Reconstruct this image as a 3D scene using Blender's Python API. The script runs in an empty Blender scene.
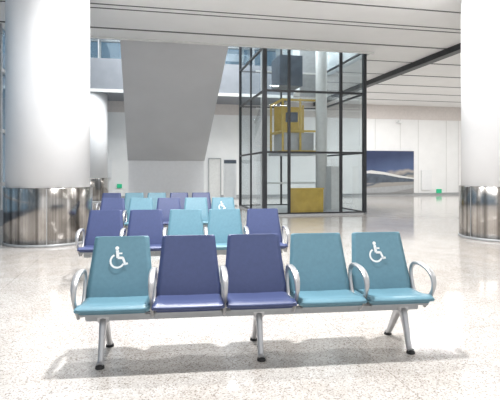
import bpy, bmesh, math, random
from mathutils import Vector, Matrix
random.seed(3)
TH=math.radians(12.3); CT,ST=math.cos(TH),math.sin(TH)
F=480.0; H=1.52
def W(u,v,z=0): return Vector((u*CT-v*ST,u*ST+v*CT,z))
def UV(x,D):
    X=(x-250)/F*D
    return (X*CT+D*ST,-X*ST+D*CT)
scn=bpy.context.scene
col=scn.collection
# ---------------------------------------------------------------- materials
def mat(name,c,rough=.5,metal=0,spec=.5,noise=0,nscale=8,bump=0,emit=None,es=0):
    m=bpy.data.materials.new(name); m.use_nodes=True
    nt=m.node_tree; b=nt.nodes['Principled BSDF']
    b.inputs['Base Color'].default_value=(*c,1)
    b.inputs['Roughness'].default_value=rough; b.inputs['Metallic'].default_value=metal
    b.inputs['Specular IOR Level'].default_value=spec
    if noise or bump:
        tc=nt.nodes.new('ShaderNodeTexCoord'); n=nt.nodes.new('ShaderNodeTexNoise')
        n.inputs['Scale'].default_value=nscale; n.inputs['Detail'].default_value=4
        nt.links.new(tc.outputs['Object'],n.inputs['Vector'])
        if noise:
            r=nt.nodes.new('ShaderNodeValToRGB')
            r.color_ramp.elements[0].position=.3; r.color_ramp.elements[1].position=.7
            r.color_ramp.elements[0].color=(*[max(0,k*(1-noise)) for k in c],1)
            r.color_ramp.elements[1].color=(*[min(1,k*(1+noise)) for k in c],1)
            nt.links.new(n.outputs['Fac'],r.inputs['Fac']); nt.links.new(r.outputs['Color'],b.inputs['Base Color'])
        if bump:
            bp=nt.nodes.new('ShaderNodeBump'); bp.inputs['Strength'].default_value=bump
            bp.inputs['Distance'].default_value=.002
            nt.links.new(n.outputs['Fac'],bp.inputs['Height']); nt.links.new(bp.outputs['Normal'],b.inputs['Normal'])
    if emit:
        b.inputs['Emission Color'].default_value=(*emit,1); b.inputs['Emission Strength'].default_value=es
    return m
def glassmat(name,tint,refl=.12,rough=.02,cap=.25):
    m=bpy.data.materials.new(name); m.use_nodes=True; nt=m.node_tree
    nt.nodes.remove(nt.nodes['Principled BSDF'])
    t=nt.nodes.new('ShaderNodeBsdfTransparent'); t.inputs['Color'].default_value=(*tint,1)
    g=nt.nodes.new('ShaderNodeBsdfGlossy'); g.inputs['Roughness'].default_value=rough
    lw=nt.nodes.new('ShaderNodeLayerWeight'); lw.inputs['Blend'].default_value=refl
    mi=nt.nodes.new('ShaderNodeMath'); mi.operation='MINIMUM'; mi.inputs[1].default_value=cap
    mx=nt.nodes.new('ShaderNodeMixShader')
    nt.links.new(lw.outputs['Fresnel'],mi.inputs[0]); nt.links.new(mi.outputs[0],mx.inputs['Fac']); nt.links.new(t.outputs[0],mx.inputs[1]); nt.links.new(g.outputs[0],mx.inputs[2])
    nt.links.new(mx.outputs[0],nt.nodes['Material Output'].inputs['Surface'])
    return m
def floormat():
    m=bpy.data.materials.new('terrazzo'); m.use_nodes=True; nt=m.node_tree; b=nt.nodes['Principled BSDF']
    tc=nt.nodes.new('ShaderNodeTexCoord')
    L=nt.links.new
    def vor(scale,stops):
        n1=nt.nodes.new('ShaderNodeTexVoronoi'); n1.inputs['Scale'].default_value=scale
        L(tc.outputs['Object'],n1.inputs['Vector'])
        sp=nt.nodes.new('ShaderNodeSeparateColor'); L(n1.outputs['Color'],sp.inputs[0])
        r=nt.nodes.new('ShaderNodeValToRGB'); e=r.color_ramp.elements
        e[0].position=0; e[0].color=(*stops[0][1],1); e[1].position=1; e[1].color=(*stops[-1][1],1)
        for p,c in stops[1:-1]: k=e.new(p); k.color=(*c,1)
        L(sp.outputs[0],r.inputs['Fac']); return r
    r=vor(115,[(0,(.27,.235,.205)),(.13,(.34,.305,.275)),(.22,(.53,.50,.47)),(.8,(.575,.545,.515)),(1,(.72,.70,.675))])
    n2=nt.nodes.new('ShaderNodeTexNoise'); n2.inputs['Scale'].default_value=3; n2.inputs['Detail'].default_value=6
    L(tc.outputs['Object'],n2.inputs['Vector'])
    r2=nt.nodes.new('ShaderNodeValToRGB'); r2.color_ramp.elements[0].color=(.90,.88,.86,1); r2.color_ramp.elements[1].color=(1,1,1,1)
    r2.color_ramp.elements[0].position=.35; r2.color_ramp.elements[1].position=.6
    L(n2.outputs['Fac'],r2.inputs['Fac'])
    mx=nt.nodes.new('ShaderNodeMix'); mx.data_type='RGBA'; mx.blend_type='MULTIPLY'; mx.inputs[0].default_value=1
    L(r.outputs['Color'],mx.inputs[6]); L(r2.outputs['Color'],mx.inputs[7])
    br=nt.nodes.new('ShaderNodeTexBrick'); br.offset=0; br.inputs['Scale'].default_value=1
    br.inputs['Brick Width'].default_value=3.6; br.inputs['Row Height'].default_value=3.6; br.inputs['Mortar Size'].default_value=.004
    br.inputs['Color1'].default_value=br.inputs['Color2'].default_value=(1,1,1,1); br.inputs['Mortar'].default_value=(.7,.67,.64,1)
    L(tc.outputs['Object'],br.inputs['Vector'])
    m2=nt.nodes.new('ShaderNodeMix'); m2.data_type='RGBA'; m2.blend_type='MULTIPLY'; m2.inputs[0].default_value=1
    L(mx.outputs[2],m2.inputs[6]); L(br.outputs['Color'],m2.inputs[7])
    L(m2.outputs[2],b.inputs['Base Color'])
    b.inputs['Roughness'].default_value=.1; b.inputs['Specular IOR Level'].default_value=.6
    return m
M_floor=floormat()
M_wall=mat('white_wall_paint',(.89,.89,.88),.6,noise=.02,nscale=2)
M_ceil=mat('ceiling_panel',(.88,.875,.865),.55,noise=.02,nscale=1.5)
M_slot=mat('ceiling_slot',(.12,.12,.12),.7,noise=.1)
M_col=mat('column_white',(.90,.90,.905),.5,noise=.015,nscale=2,spec=.3)
M_esc=mat('escalator_cladding',(.60,.60,.61),.6,noise=.03,nscale=1,spec=.3)  # grey includes the underside's shade, put into the base colour
M_escb=mat('escalator_base_panel',(.80,.80,.81),.45,noise=.02)
M_fascia=mat('grey_fascia',(.22,.235,.26),.5,noise=.06,nscale=2)
M_pink=mat('bulkhead_warm',(.70,.65,.62),.6,noise=.04)
M_black=mat('black_steel',(.018,.02,.024),.4,noise=.2)
M_dark=mat('dark_machine',(.09,.11,.14),.4,noise=.3,nscale=3)
M_yel=mat('yellow_paint',(.55,.39,.09),.45,noise=.12,nscale=3)
M_gold=mat('gold_panel',(.55,.38,.09),.35,metal=.2,noise=.15,nscale=3)
M_grey=mat('grey_steel',(.42,.43,.44),.4,metal=.3,noise=.08)
M_lgrey=mat('light_grey_paint',(.72,.72,.70),.5,noise=.05)
M_alu=mat('cast_aluminium',(.50,.50,.51),.38,metal=.7,noise=.05,nscale=20)
M_alud=mat('beam_aluminium',(.33,.34,.35),.38,metal=.7,noise=.06,nscale=12)
M_rub=mat('black_rubber',(.02,.02,.02),.7,noise=.1)
M_teal=mat('teal_leatherette',(.135,.275,.345),.40,noise=.05,nscale=30,bump=.2)
M_navy=mat('navy_leatherette',(.062,.082,.19),.40,noise=.05,nscale=30,bump=.2)
M_icon=mat('white_print',(.94,.95,.95),.5,noise=.01)
M_green=mat('green_sign',(.02,.45,.22),.5,noise=.05,emit=(.03,.7,.35),es=.15)
M_sign=mat('sign_white',(.85,.86,.86),.5,noise=.02)
M_glass=glassmat('clear_glass',(.82,.86,.875),.25,cap=.28)
M_wglass=glassmat('window_glass',(.42,.52,.60),.3,cap=.5)
def brushed():
    m=mat('brushed_stainless',(.62,.60,.58),.2,metal=1)
    nt=m.node_tree; b=nt.nodes['Principled BSDF']
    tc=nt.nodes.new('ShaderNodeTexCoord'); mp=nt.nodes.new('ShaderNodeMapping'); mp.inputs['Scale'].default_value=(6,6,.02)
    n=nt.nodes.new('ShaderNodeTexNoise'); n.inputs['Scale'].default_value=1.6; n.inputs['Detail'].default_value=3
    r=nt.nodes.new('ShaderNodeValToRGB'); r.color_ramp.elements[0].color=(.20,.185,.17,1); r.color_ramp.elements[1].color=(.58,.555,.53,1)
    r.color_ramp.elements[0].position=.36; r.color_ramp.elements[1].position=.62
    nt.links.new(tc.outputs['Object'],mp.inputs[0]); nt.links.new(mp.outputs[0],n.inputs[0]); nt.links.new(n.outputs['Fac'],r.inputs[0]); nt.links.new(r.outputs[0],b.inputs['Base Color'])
    return m
M_ss=brushed()
# ---------------------------------------------------------------- helpers
def link(name,me,loc=(0,0,0),rz=0,parent=None,mats=()):
    o=bpy.data.objects.new(name,me); col.objects.link(o)
    o.location=loc; o.rotation_euler=(0,0,rz)
    if parent: o.parent=parent
    for m in mats:
        if m.name not in [x.name for x in me.materials if x]: me.materials.append(m)
    return o
def empty(name,loc=(0,0,0),rz=0):
    e=bpy.data.objects.new(name,None); col.objects.link(e); e.location=loc; e.rotation_euler=(0,0,rz); e.empty_display_size=.2
    return e
def boxmesh(name,sx,sy,sz,bev=0):
    bm=bmesh.new(); bmesh.ops.create_cube(bm,size=1)
    bmesh.ops.scale(bm,vec=(sx,sy,sz),verts=bm.verts)
    if bev: bmesh.ops.bevel(bm,geom=bm.edges[:],offset=bev,segments=2,affect='EDGES')
    me=bpy.data.meshes.new(name); bm.to_mesh(me); bm.free(); return me
def ubox(name,u,v,z,m,parent=None,bev=0):
    me=boxmesh(name,u[1]-u[0],v[1]-v[0],z[1]-z[0],bev)
    cu,cv,cz=(u[0]+u[1])/2,(v[0]+v[1])/2,(z[0]+z[1])/2
    if parent:
        pu,pv=parent['u'],parent['v']
        return link(name,me,(cu-pu,cv-pv,cz),0,parent,[m])
    return link(name,me,W(cu,cv,cz),TH,None,[m])
def uempty(name,u,v):
    e=empty(name,W(u,v,0),TH); e['u']=u; e['v']=v; return e
def lbox(name,c,s,m,parent,bev=0,rx=0):
    o=link(name,boxmesh(name,*s,bev),c,0,parent,[m]); o.rotation_euler[0]=rx; return o
def lathe(name,prof,seg=64):
    bm=bmesh.new(); rings=[]
    for r,z in prof:
        rings.append([bm.verts.new((r*math.cos(2*math.pi*i/seg),r*math.sin(2*math.pi*i/seg),z)) for i in range(seg)])
    for a,b in zip(rings,rings[1:]):
        for i in range(seg):
            f=bm.faces.new((a[i],a[(i+1)%seg],b[(i+1)%seg],b[i])); f.smooth=True
    bm.faces.new(rings[0][::-1]); bm.faces.new(rings[-1])
    for e in bm.edges:
        if len(e.link_faces)==2 and e.calc_face_angle(0)>.6: e.smooth=False
    me=bpy.data.meshes.new(name); bm.to_mesh(me); bm.free(); return me
def catmull(pts,n=6):
    out=[]; P=[pts[0]]+list(pts)+[pts[-1]]
    for i in range(1,len(P)-2):
        p0,p1,p2,p3=[Vector(q) for q in P[i-1:i+3]]
        for k in range(n):
            t=k/n
            out.append(.5*((2*p1)+(-p0+p2)*t+(2*p0-5*p1+4*p2-p3)*t*t+(-p0+3*p1-3*p2+p3)*t**3))
    out.append(Vector(P[-2])); return out
def sweep_into(bm,pts,n=6,x=0):
    """pts: (y,z,halfwidth_x,half_thick) in YZ plane"""
    S=catmull([Vector(p) for p in pts],n) ; rings=[]
    K=10
    for i,s in enumerate(S):
        a=S[max(i-1,0)]; b=S[min(i+1,len(S)-1)]
        t=Vector((0,b[0]-a[0],b[1]-a[1])).normalized(); nn=Vector((0,-t.z,t.y))
        ring=[]
        for k in range(K):
            an=2*math.pi*k/K+math.pi/K
            cx=math.copysign(abs(math.cos(an))**.55,math.cos(an)); cy=math.copysign(abs(math.sin(an))**.55,math.sin(an))
            ring.append(bm.verts.new(Vector((x,s[0],s[1]))+Vector((cx*s[2],0,0))+nn*cy*s[3]))
        rings.append(ring)
    for a,b in zip(rings,rings[1:]):
        for k in range(K):
            f=bm.faces.new((a[k],a[(k+1)%K],b[(k+1)%K],b[k])); f.smooth=True
    bm.faces.new(rings[0][::-1]); bm.faces.new(rings[-1])
# ---------------------------------------------------------------- room shell
U0,U1,V0,V1=-4.0,22.0,-5.0,27.3
ZC=5.6
ubox('floor',(U0-.3,U1+.3),(V0,V1+.3),(-.2,0),M_floor)
ubox('wall_back',(U0-.3,U1+.3),(V1,V1+.3),(0,ZC+.35),M_wall)
ubox('wall_right',(U1,U1+.3),(2,V1),(0,ZC+.35),M_wall)
ubox('trim_1',(U0,U1),(V1-.06,V1-.002),(4.75,ZC),M_pink)
ubox('baseboard_back',(U0,U1),(V1-.03,V1-.002),(0,.14),M_grey)
VO=15.2; UO=7.68
c=uempty('ceiling',0,0)
ubox('near_slab',(U0-.3,U1+.3),(-2,VO),(ZC,ZC+.6),M_ceil,c)
ubox('right_slab',(UO,U1+.3),(VO,V1),(ZC,ZC+.6),M_ceil,c)
ubox('opening_edge_trim',(U0,UO),(VO-.02,VO+.05),(ZC-.06,ZC+.6),M_lgrey,c)
for i,(v,wd_) in enumerate(((2,.04),(4,.04),(6,.04),(8,.04),(10.9,.05),(12.2,.04),(12.5,.04),(14.2,.09))):
    ubox('slot_%d'%i,(U0,9.8),(v,v+wd_),(ZC-.012,ZC+.01),M_slot,c)
    ubox('slot_r%d'%i,(10.05,U1),(v,v+wd_),(ZC-.012,ZC+.01),M_slot,c)
v=16.3;i=0
while v<27:
    ubox('slot_a%d'%i,(UO,9.8),(v,v+.05),(ZC-.012,ZC+.01),M_slot,c)
    ubox('slot_b%d'%i,(10.05,U1),(v,v+.09),(ZC-.012,ZC+.01),M_slot,c); v+=2.2; i+=1
ubox('trim_2',(9.8,10.1),(4,V1-.1),(ZC-.2,ZC-.001),M_black)
# upper storey seen through the opening
ub=uempty('upper_balcony',0,24.6)
ubox('slab_fascia',(U0,UO-.05),(24.3,V1),(5.35,7.0),M_fascia,ub)
ubox('slab_lip',(U0,UO-.05),(24.22,24.3),(5.35,5.5),M_lgrey,ub)
ubox('railing_glass',(U0,UO-.05),(24.4,24.43),(7.0,8.1),M_glass,ub)
ubox('railing_top',(U0,UO-.05),(24.37,24.46),(8.1,8.16),M_grey,ub)
for k in range(8): ubox('railing_post_%d'%k,(U0+.2+k*1.55,U0+.25+k*1.55),(24.36,24.47),(7.0,8.1),M_grey,ub)
w=uempty('window_1',0,29)
ubox('pane',(U0,12),(28.98,29.02),(6.5,9.9),M_wglass,w)
for k in range(12): ubox('mullion_%d'%k,(U0+k*1.4,U0+k*1.4+.1),(28.9,29.1),(5.9,9.9),M_grey,w)
for k,z in enumerate((6.5,7.8,9.0)): ubox('transom_%d'%k,(U0,12),(28.9,29.1),(z,z+.12),M_grey,w)
ubox('wall_atrium_right',(UO+.3,UO+.6),(VO,29),(ZC+.61,10),M_wall)
ubox('wall_atrium_front',(U0,UO+.3),(VO-.6,VO-.3),(ZC+.61,10),M_wall)
ubox('ceiling_atrium',(U0-.3,UO+.6),(VO-.6,29.2),(10,10.2),M_ceil)
w=uempty('window_2',U0,10)
ubox('pane',(U0-.02,U0+.02),(0,V1),(.45,10),M_wglass,w)
ubox('plinth',(U0-.1,U0+.12),(0,V1),(0,.45),M_dark,w)
for k in range(18): ubox('mullion_%d'%k,(U0-.08,U0+.12),(k*1.6,k*1.6+.1),(.45,10),M_grey,w)
for k,z in enumerate((1.1,2.6,4.3,5.9,7.6)): ubox('transom_%d'%k,(U0-.08,U0+.1),(0,V1),(z,z+.1),M_grey,w)
# ---------------------------------------------------------------- columns
def column(x,D,R,top):
    u,v=UV(x,D); e=empty('structural_column',W(u,v,0),0)
    r=R-.045
    link('shaft',lathe('shaft',[(r,1.16),(r,top)],96),(0,0,0),0,e,[M_col])
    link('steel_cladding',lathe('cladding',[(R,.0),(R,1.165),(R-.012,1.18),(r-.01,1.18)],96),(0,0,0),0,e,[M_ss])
    link('base_ring',lathe('base_ring',[(R+.012,.0),(R+.012,.05),(R,.055)],96),(0,0,0),0,e,[M_grey])
    for k in range(4):
        a=math.radians(20+k*90); link('cladding_seam_%d'%k,boxmesh('seam',.012,.012,1.16),((R+.0)*math.cos(a),(R+.0)*math.sin(a),.585),a,e,[M_grey])
column(49,10.35,.885,5.6); column(501,11.0,.885,5.6); column(90,24,.885,5.35)
# ---------------------------------------------------------------- escalator
e=uempty('escalator',1,19)
def prism(name,u,prof,m,parent):
    bm=bmesh.new()
    a=[bm.verts.new((u[0]-parent['u'],v-parent['v'],z)) for v,z in prof]
    b=[bm.verts.new((u[1]-parent['u'],v-parent['v'],z)) for v,z in prof]
    n=len(prof)
    bm.faces.new(a); bm.faces.new(b[::-1])
    for i in range(n): bm.faces.new((a[i],b[i],b[(i+1)%n],a[(i+1)%n]))
    bmesh.ops.recalc_face_normals(bm,faces=bm.faces)
    me=bpy.data.meshes.new(name); bm.to_mesh(me); bm.free()
    return link(name,me,(0,0,0),0,parent,[m])
eu=(-.78,2.7)
prism('inclined_truss_cladding',eu,[(22.35,2.0),(15.26,5.95),(15.26,7.15),(22.9,2.95),(22.9,2.0)],M_esc,e)
ubox('base_housing',(eu[0]+.03,eu[1]-.03),(22.4,24.1),(0,2.0),M_escb,e)
for k,uu in enumerate((eu[0]+.05,.9,eu[1]-.12)):
    prism('balustrade_%d'%k,(uu,uu+.06),[(22.9,2.95),(15.3,7.15),(15.3,8.05),(22.9,3.85)],M_glass,e)
    prism('handrail_%d'%k,(uu-.02,uu+.08),[(22.9,3.85),(15.3,8.05),(15.3,8.13),(22.9,3.93)],M_black,e)
for k in range(18):
    v0=22.5-k*.4; z0=3.15+k*.222
    ubox('step_%d'%k,(0-.6,2.5),(v0-.4,v0),(z0-.1,z0+.08),M_grey,e)
# ---------------------------------------------------------------- elevator
a0,a1,b0,b1=3.94,7.58,15.75,20.0; ET=9.0
e=uempty('glass_elevator',(a0+a1)/2,(b0+b1)/2)
def post(n,u,v,s,z0=0,z1=ET,m=M_black): return ubox(n,(u-s/2,u+s/2),(v-s/2,v+s/2),(z0,z1),m,e)
def quad(name,P,m,parent):
    bm=bmesh.new(); bm.faces.new([bm.verts.new((p[0]-parent['u'],p[1]-parent['v'],p[2])) for p in P])
    me=bpy.data.meshes.new(name); bm.to_mesh(me); bm.free(); return link(name,me,(0,0,0),0,parent,[m])
for k,(u,s) in enumerate(((a0,.14),(a0+.86,.09),(a0+2.75,.09),(a1,.12))): post('front_post_%d'%k,u,b0,s)
for k,(v,s) in enumerate(((17.9,.06),(b1,.1))): post('side_post_%d'%k,a0,v,s); post('far_side_post_%d'%k,a1,v,s)
post('back_post',a0+1.8,b1,.07)
for k,z in enumerate((.06,2.16,4.25,5.75,7.6,ET-.1)):
    s=.04
    ubox('front_rail_%d'%k,(a0,a1),(b0-s,b0+s),(z-.035,z+.035),M_black,e)
    ubox('side_rail_%d'%k,(a0-s,a0+s),(b0,b1),(z-.03,z+.03),M_black,e)
    ubox('far_side_rail_%d'%k,(a1-s,a1+s),(b0,b1),(z-.03,z+.03),M_black,e)
    if k!=1: ubox('back_rail_%d'%k,(a0,a1),(b1-s,b1+s),(z-.03,z+.03),M_black,e)
g0,g1=.1,ET-.1
quad('front_glass',[(a0,b0,g0),(a1,b0,g0),(a1,b0,g1),(a0,b0,g1)],M_glass,e)
quad('side_glass',[(a0,b0,g0),(a0,b1,g0),(a0,b1,g1),(a0,b0,g1)],M_glass,e)
quad('far_side_glass',[(a1,b0,g0),(a1,b1,g0),(a1,b1,g1),(a1,b0,g1)],M_glass,e)
quad('back_glass',[(a0,b1,g0),(a1,b1,g0),(a1,b1,g1),(a0,b1,g1)],M_glass,e)
ubox('plinth',(a0-.05,a1+.05),(b0-.06,b1),(0,.05),M_grey,e)
ubox('gold_panel',(a0+.95,a0+2.15),(b0+.12,b0+.2),(.06,.88),M_gold,e)
ubox('gold_panel_top',(a0+.93,a0+2.17),(b0+.1,b0+.24),(.88,.93),M_yel,e)
cu0,cu1,cv0,cv1=a0+1.0,a0+2.35,17.0,18.7
for k,(u,v) in enumerate(((cu0,cv0),(cu1,cv0),(cu0,cv1),(cu1,cv1),((cu0+cu1)/2,cv0))): post('car_upright_%d'%k,u,v,.07,2.2,4.2,M_yel)
for k,z in enumerate((2.25,3.0,4.15)):
    ubox('car_beam_f%d'%k,(cu0-.05,cu1+.05),(cv0-.04,cv0+.04),(z-.035,z+.035),M_yel,e)
    ubox('car_beam_l%d'%k,(cu0-.04,cu0+.04),(cv0,cv1),(z-.035,z+.035),M_yel,e)
ubox('car_floor',(cu0-.1,cu1+.1),(cv0-.1,cv1),(2.12,2.22),M_grey,e)
ubox('car_box',(cu0+.1,cu1-.1),(cv0+.15,cv1-.1),(2.22,2.95),M_grey,e)
ubox('car_back_wall',(cu0+.1,cu1-.1),(cv1-.15,cv1-.1),(2.95,4.1),M_gold,e)
ubox('machine',(cu0+.2,cu0+.6),(cv0+.06,cv0+.3),(3.35,3.7),M_dark,e)
ubox('overhead_car_frame',(a0+1.0,a0+1.9),(17.4,18.6),(4.75,5.9),M_dark,e)
ubox('overhead_panel',(a0+2.3,a0+3.2),(18.9,19.0),(4.6,6.6),M_grey,e)
for k,(u,v) in enumerate(((a0+.45,18),(a0+.7,18.8),(a0+2.75,17.9),(a0+3.3,18.6))):
    post('guide_rail_%d'%k,u,v,.08,.05,8.8,M_lgrey)
link('hydraulic_column',lathe('hyd',[(.2,.05),(.2,8.5)],24),(a0+2.45-e['u'],16.9-e['v'],0),0,e,[M_lgrey])
for k in range(5): ubox('shaft_bracket_%d'%k,(a0+.4,a0+3.35),(18.75,18.82),(1.0+k*1.5,1.06+k*1.5),M_lgrey,e)
ubox('control_cabinet',(a0+2.9,a0+3.3),(17,17.5),(.05,1.7),M_lgrey,e)
# ---------------------------------------------------------------- mural on far wall
def on_wall(x):
    r=(x-250)/F; return V1*(r*CT+ST)/(CT-r*ST)
def zw(x,y):
    u=on_wall(x); D=u*ST+V1*CT; return H-(y-171)*D/F
m0,m1=on_wall(363),on_wall(413)
z0,z1=zw(390,193),zw(390,151)
mm=bpy.data.materials.new('mural_print'); mm.use_nodes=True; nt=mm.node_tree; b=nt.nodes['Principled BSDF']
tc=nt.nodes.new('ShaderNodeTexCoord'); sx=nt.nodes.new('ShaderNodeSeparateXYZ'); nt.links.new(tc.outputs['Generated'],sx.inputs[0])
r=nt.nodes.new('ShaderNodeValToRGB'); E=r.color_ramp.elements
E[0].position=0; E[0].color=(.30,.30,.30,1); E[1].position=1; E[1].color=(.03,.045,.11,1)
for p,cc in ((.30,(.36,.34,.31,1)),(.36,(.10,.13,.17,1)),(.44,(.42,.38,.34,1)),(.54,(.09,.13,.25,1))): k=E.new(p); k.color=cc
no=nt.nodes.new('ShaderNodeTexNoise'); no.inputs['Scale'].default_value=3; nt.links.new(tc.outputs['Generated'],no.inputs[0])
ma=nt.nodes.new('ShaderNodeMath'); ma.operation='MULTIPLY_ADD'; ma.inputs[1].default_value=.35; nt.links.new(no.outputs['Fac'],ma.inputs[0]); nt.links.new(sx.outputs['Z'],ma.inputs[2])
mb=nt.nodes.new('ShaderNodeMath'); mb.operation='MULTIPLY_ADD'; mb.inputs[1].default_value=-.25; nt.links.new(sx.outputs['X'],mb.inputs[0]); nt.links.new(ma.outputs[0],mb.inputs[2])
nt.links.new(mb.outputs[0],r.inputs[0]); nt.links.new(r.outputs[0],b.inputs['Base Color']); b.inputs['Roughness'].default_value=.35
e=uempty('wall_mural',(m0+m1)/2,V1-.06)
ubox('print',(m0,m1),(V1-.10,V1-.035),(z0,z1),mm,e)
w_=m1-m0; h_=z1-z0
def mural_shape(n,pts,m,off):
    bm=bmesh.new(); vs=[bm.verts.new((m0+p*w_-e['u'],V1-.10-off-e['v'],z0+q*h_)) for p,q in pts]; bm.faces.new(vs)
    me=bpy.data.meshes.new(n); bm.to_mesh(me); bm.free(); link(n,me,(0,0,0),0,e,[m])
mural_shape('terminal_roof',[(0,.52),(.15,.54),(.4,.50),(.7,.42),(1,.36),(1,.33),(.7,.37),(.4,.44),(.1,.47),(0,.46)],M_lgrey,.003)
mural_shape('terminal_facade',[(0,.46),(.1,.47),(.4,.44),(.7,.37),(1,.33),(1,.27),(.0,.24)],M_dark,.004)
mural_shape('runway',[(0,.0),(.5,0),(1,.12),(1,.2),(.3,.14),(0,.12)],M_grey,.004)
def wallpanel(name,x0,x1,y0,y1,m,t=.05):
    a,b_=on_wall(x0),on_wall(x1); ubox(name,(a,b_),(V1-.03-t,V1-.031),(zw((x0+x1)/2,y1),zw((x0+x1)/2,y0)),m)
wallpanel('exit_sign',436,441,189,193,M_green)
wallpanel('exit_sign',117,122,184,188,M_green)
wallpanel('notice_board',421,431,170,190,M_sign)
wallpanel('notice_board',106,112,160,178,M_sign)
for k,x in enumerate((375,400,418,446,458)):
    a=on_wall(x); ubox('trim_%d'%(k+4),(a,a+.03),(V1-.02,V1-.002),(z1+.1 if x<413 else .15,4.74),M_lgrey)
d=uempty('door_1',on_wall(218),V1-.1)
a,b_=on_wall(209),on_wall(220)
ubox('leaf',(a,b_),(V1-.09,V1-.032),(0.0,2.2),M_lgrey,d)
ubox('frame_top',(a-.05,b_+.05),(V1-.12,V1-.032),(2.2,2.26),M_grey,d)
ubox('frame_left',(a-.05,a),(V1-.12,V1-.032),(0,2.2),M_grey,d); ubox('frame_right',(b_,b_+.05),(V1-.12,V1-.032),(0,2.2),M_grey,d)
u,v=UV(230,21); d=uempty('information_board',u,v)
ubox('panel',(u-.28,u+.28),(v-.04,v+.04),(.35,2.05),M_sign,d,.01)
ubox('header',(u-.27,u+.27),(v-.045,v-.04),(1.85,2.0),M_dark,d)
ubox('foot',(u-.3,u+.3),(v-.2,v+.2),(0,.04),M_grey,d); ubox('stand',(u-.05,u+.05),(v-.03,v+.03),(.04,.35),M_grey,d)
u=on_wall(398); d=uempty('wall_spotlight',u,V1-.3)
ubox('housing',(u-.14,u+.14),(V1-.4,V1-.062),(4.5,4.62),M_sign,d)
# ---------------------------------------------------------------- seats
P=.58
def cushion_mesh(name,prof,w0,w1,th,r,mt,dish=.012):
    S=catmull([Vector((*p,0)) for p in prof],6)
    L=[0]
    for a,b in zip(S,S[1:]): L.append(L[-1]+(b-a).length)
    T=L[-1]
    def at(s):
        for i in range(len(L)-1):
            if L[i+1]>=s-1e-9:
                k=(s-L[i])/max(L[i+1]-L[i],1e-9); return S[i].lerp(S[i+1],k), (S[i+1]-S[i]).normalized()
        return S[-1],(S[-1]-S[-2]).normalized()
    ds=[0,.1*r,.3*r,.6*r,r]; mid=[r+(T-2*r)*k/8 for k in range(1,8)]
    ss=ds+mid+[T-d for d in ds[::-1]]
    bm=bmesh.new(); top=[];bot=[]; N=10
    for s in ss:
        p,t=at(s); nn=Vector((-t.y,t.x,0))
        w=(w0+(w1-w0)*s/T)/2
        d=min(s,T-s)
        if d<r: w=w-r+math.sqrt(max(r*r-(r-d)**2,0))
        ra=[];rb=[]
        for k in range(N+1):
            q=-1+2*k/N; q=math.copysign(abs(q)**.85,q)
            dd=dish*(q*q-.3)
            pa=p+nn*dd; pb=p+nn*(dd-th)
            ra.append(bm.verts.new((q*w,pa.x,pa.y))); rb.append(bm.verts.new((q*w,pb.x,pb.y)))
        top.append(ra);bot.append(rb)
    n=len(ss)
    for i in range(n-1):
        for k in range(N):
            bm.faces.new((top[i][k],top[i][k+1],top[i+1][k+1],top[i+1][k])); bm.faces.new((bot[i][k],bot[i+1][k],bot[i+1][k+1],bot[i][k+1]))
        bm.faces.new((top[i][0],top[i+1][0],bot[i+1][0],bot[i][0])); bm.faces.new((top[i][N],bot[i][N],bot[i+1][N],top[i+1][N]))
    for k in range(N):
        bm.faces.new((top[0][k],bot[0][k],bot[0][k+1],top[0][k+1])); bm.faces.new((top[-1][k],top[-1][k+1],bot[-1][k+1],bot[-1][k]))
    bmesh.ops.recalc_face_normals(bm,faces=bm.faces)
    rim=[ed for ed in bm.edges if len(ed.link_faces)==2 and ed.calc_face_angle(0)>1.0]
    bmesh.ops.bevel(bm,geom=rim,offset=th*.3,segments=3,affect='EDGES')
    for f in bm.faces: f.smooth=True
    me=bpy.data.meshes.new(name); bm.to_mesh(me); bm.free(); me.materials.append(mt); return me
BACK=[(.325,.95),(.30,.87),(.262,.75),(.225,.63),(.195,.535),(.172,.43)]
SEAT=[(.18,.455),(.10,.452),(-.05,.46),(-.17,.482),(-.225,.48),(-.248,.458)]
meshes={}
for nm,mt in (('teal',M_teal),('navy',M_navy)):
    meshes['b'+nm]=cushion_mesh('seat_back_'+nm,BACK[::-1],.57,.462,.04,.016,mt,.004)
    meshes['s'+nm]=cushion_mesh('seat_pad_'+nm,SEAT[::-1],.568,.566,.05,.014,mt,.005)
def arm_mesh():
    bm=bmesh.new()
    sweep_into(bm,[(.06,.35,.016,.034),(.16,.43,.015,.03),(.215,.55,.015,.023),(.21,.635,.017,.018),(.14,.69,.022,.014),(.03,.70,.026,.012),(-.10,.685,.026,.012),(-.18,.64,.024,.013),(-.205,.575,.019,.014),(-.18,.51,.015,.016),(-.13,.45,.014,.022),(-.03,.36,.014,.03)],5)
    me=bpy.data.meshes.new('armrest'); bm.to_mesh(me); bm.free(); me.materials.append(M_alu); return me
def leg_mesh():
    bm=bmesh.new()
    sweep_into(bm,[(.03,.36,.034,.045),(-.04,.29,.028,.042),(-.10,.16,.023,.03),(-.15,.045,.022,.022),(-.19,.028,.026,.014)],5)
    sweep_into(bm,[(-.03,.36,.034,.045),(.07,.29,.028,.042),(.18,.15,.023,.03),(.26,.045,.022,.022),(.30,.028,.026,.014)],5)
    me=bpy.data.meshes.new('leg'); bm.to_mesh(me); bm.free(); me.materials.append(M_alu); return me
ARM=arm_mesh(); LEG=leg_mesh(); FOOT=lathe('foot_pad',[(.034,0),(.036,.006),(.03,.022),(.012,.03)],20); FOOT.materials.append(M_rub)
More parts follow.
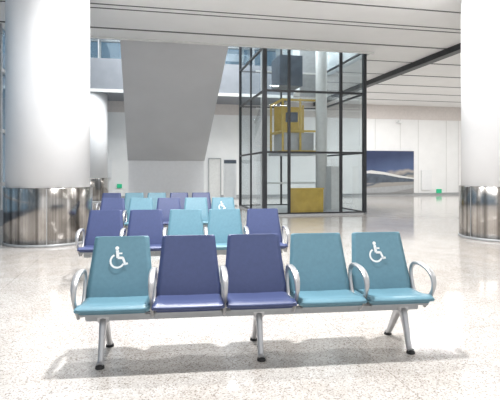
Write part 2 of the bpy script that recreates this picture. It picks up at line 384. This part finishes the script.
def icon_mesh():
    bm=bmesh.new()
    def disc(c,r,n=20):
        bm.faces.new([bm.verts.new((c[0]+r*math.cos(2*math.pi*k/n),0,c[1]+r*math.sin(2*math.pi*k/n))) for k in range(n)])
    def stroke(pts,w):
        pts=[Vector(p) for p in pts]; A=[];B=[]
        for i,p in enumerate(pts):
            t=(pts[min(i+1,len(pts)-1)]-pts[max(i-1,0)]).normalized(); n=Vector((-t.y,t.x))
            A.append(bm.verts.new((p.x+n.x*w,0,p.y+n.y*w))); B.append(bm.verts.new((p.x-n.x*w,0,p.y-n.y*w)))
        for i in range(len(pts)-1): bm.faces.new((A[i],A[i+1],B[i+1],B[i]))
    disc((-.018,.085),.018)
    stroke([(-.016,.066),(-.008,-.008)],.014)
    stroke([(-.010,-.006),(.040,-.008)],.012)
    stroke([(.036,-.004),(.062,-.070)],.011)
    stroke([(.052,-.068),(.085,-.058)],.010)
    stroke([(-.012,.036),(.032,.034)],.008)
    arc=[(-.012+.062*math.cos(math.radians(a)),-.035+.062*math.sin(math.radians(a))) for a in range(118,345,12)]
    stroke(arc,.009)
    for v in bm.verts: v.co*=.92
    me=bpy.data.meshes.new('pictogram'); bm.to_mesh(me); bm.free(); me.materials.append(M_icon); return me
ICON=icon_mesh()
def row(X,D,yaw,cols,icons):
    e=empty('airport_seat_row',(X,D,0),yaw)
    for i,cn in enumerate(cols):
        x=(i-2)*P
        link('seat_back_%d'%(i+1),meshes['b'+cn],(x,0,0),0,e)
        link('seat_pad_%d'%(i+1),meshes['s'+cn],(x,0,0),0,e)
        lbox('seat_bracket_%d'%(i+1),(x,.0,.39),(.30,.22,.045),M_alud,e,.006)
        lbox('seat_underframe_%d'%(i+1),(x,-.03,.405),(.50,.34,.022),M_alud,e,.006,rx=-.04)
        lbox('back_spine_%d'%(i+1),(x,.235,.46),(.22,.03,.16),M_alud,e,.005,rx=-.25)
        if (i+1) in icons:
            o=link('wheelchair_pictogram_%d'%(i+1),ICON,(x-.02,.2615,.776),0,e)
            o.rotation_euler=(-math.atan2(.037,.12),0,0)
    for i in range(6): link('armrest_%d'%(i+1),ARM,((i-2.5)*P,0,0),0,e)
    lbox('beam',(0,0,.345),(5*P-.1,.07,.055),M_alud,e,.008)
    for i in range(3):
        x=(i-1)*2.17*P
        link('leg_%d'%(i+1),LEG,(x,0,0),0,e)
        link('foot_front_%d'%(i+1),FOOT,(x,-.18,0),0,e); link('foot_rear_%d'%(i+1),FOOT,(x,.29,0),0,e)
        lbox('leg_collar_%d'%(i+1),(x,0,.342),(.09,.10,.08),M_alu,e,.01)
Y=math.radians(7)
t,n='teal','navy'
row(.07,4.03,Y,[t,n,n,t,t],[1,5])
row(-.92,6.85,Y,[n,n,t,t,n],[])
row(-1.70,9.95,Y,[n,t,n,t,t],[5])
row(-2.42,12.35,Y,[n,t,t,n,n],[])
# ---------------------------------------------------------------- lights
def area(name,u,v,z,su,sv,p,c=(1,1,1)):
    l=bpy.data.lights.new(name,'AREA'); l.shape='RECTANGLE'; l.size=su; l.size_y=sv; l.energy=p; l.color=c
    o=bpy.data.objects.new(name,l); col.objects.link(o); o.location=W(u,v,z); o.rotation_euler=(0,0,TH); return o
for k,(u,v) in enumerate(((8,3),(9,7),(14,6))): area('added_area_light',u,v,ZC-.03,1.2,.4,80)  # unseen fill lights added overhead to make up for the closed ceiling
area('added_area_light',.75,4.8,ZC-.03,.3,.15,350); area('added_area_light',.4,7.3,ZC-.03,.4,.2,170)  # unseen lights added above the rows to cast their shadows, continued below
area('added_area_light',.4,9.8,ZC-.03,.5,.3,200); area('added_area_light',6,9.4,ZC-.03,.5,.3,130)
area('atrium_fill',2,21,9.95,9,9,1600,(.97,.99,1))  # unseen area light added below the solid atrium roof as daylight fill
area('shaft_fill',a0+1.8,18,8.9,2,2,100)  # added fill to lighten the elevator interior, no fixture there
for v in (18.0,24): area('added_area_light',12.5,v,ZC-.02,4,.12,150)  # strips added to brighten the far hall, here and on the next line
for v in (17.5,22.5): area('added_area_light',18,v,ZC-.02,5,.15,150)
wd=bpy.data.worlds.new('world'); scn.world=wd; wd.use_nodes=True
bg=wd.node_tree.nodes['Background']; bg.inputs[0].default_value=(.97,.985,1,1); bg.inputs[1].default_value=.95
scn.view_settings.view_transform='Standard'; scn.view_settings.exposure=.28
# ---------------------------------------------------------------- camera
cam=bpy.data.cameras.new('camera'); cam.lens=36*F/500; cam.sensor_width=36; cam.shift_y=-29/500; cam.clip_end=200
o=bpy.data.objects.new('camera',cam); col.objects.link(o); o.location=(0,0,H); o.rotation_euler=(math.pi/2,0,0)
scn.camera=o
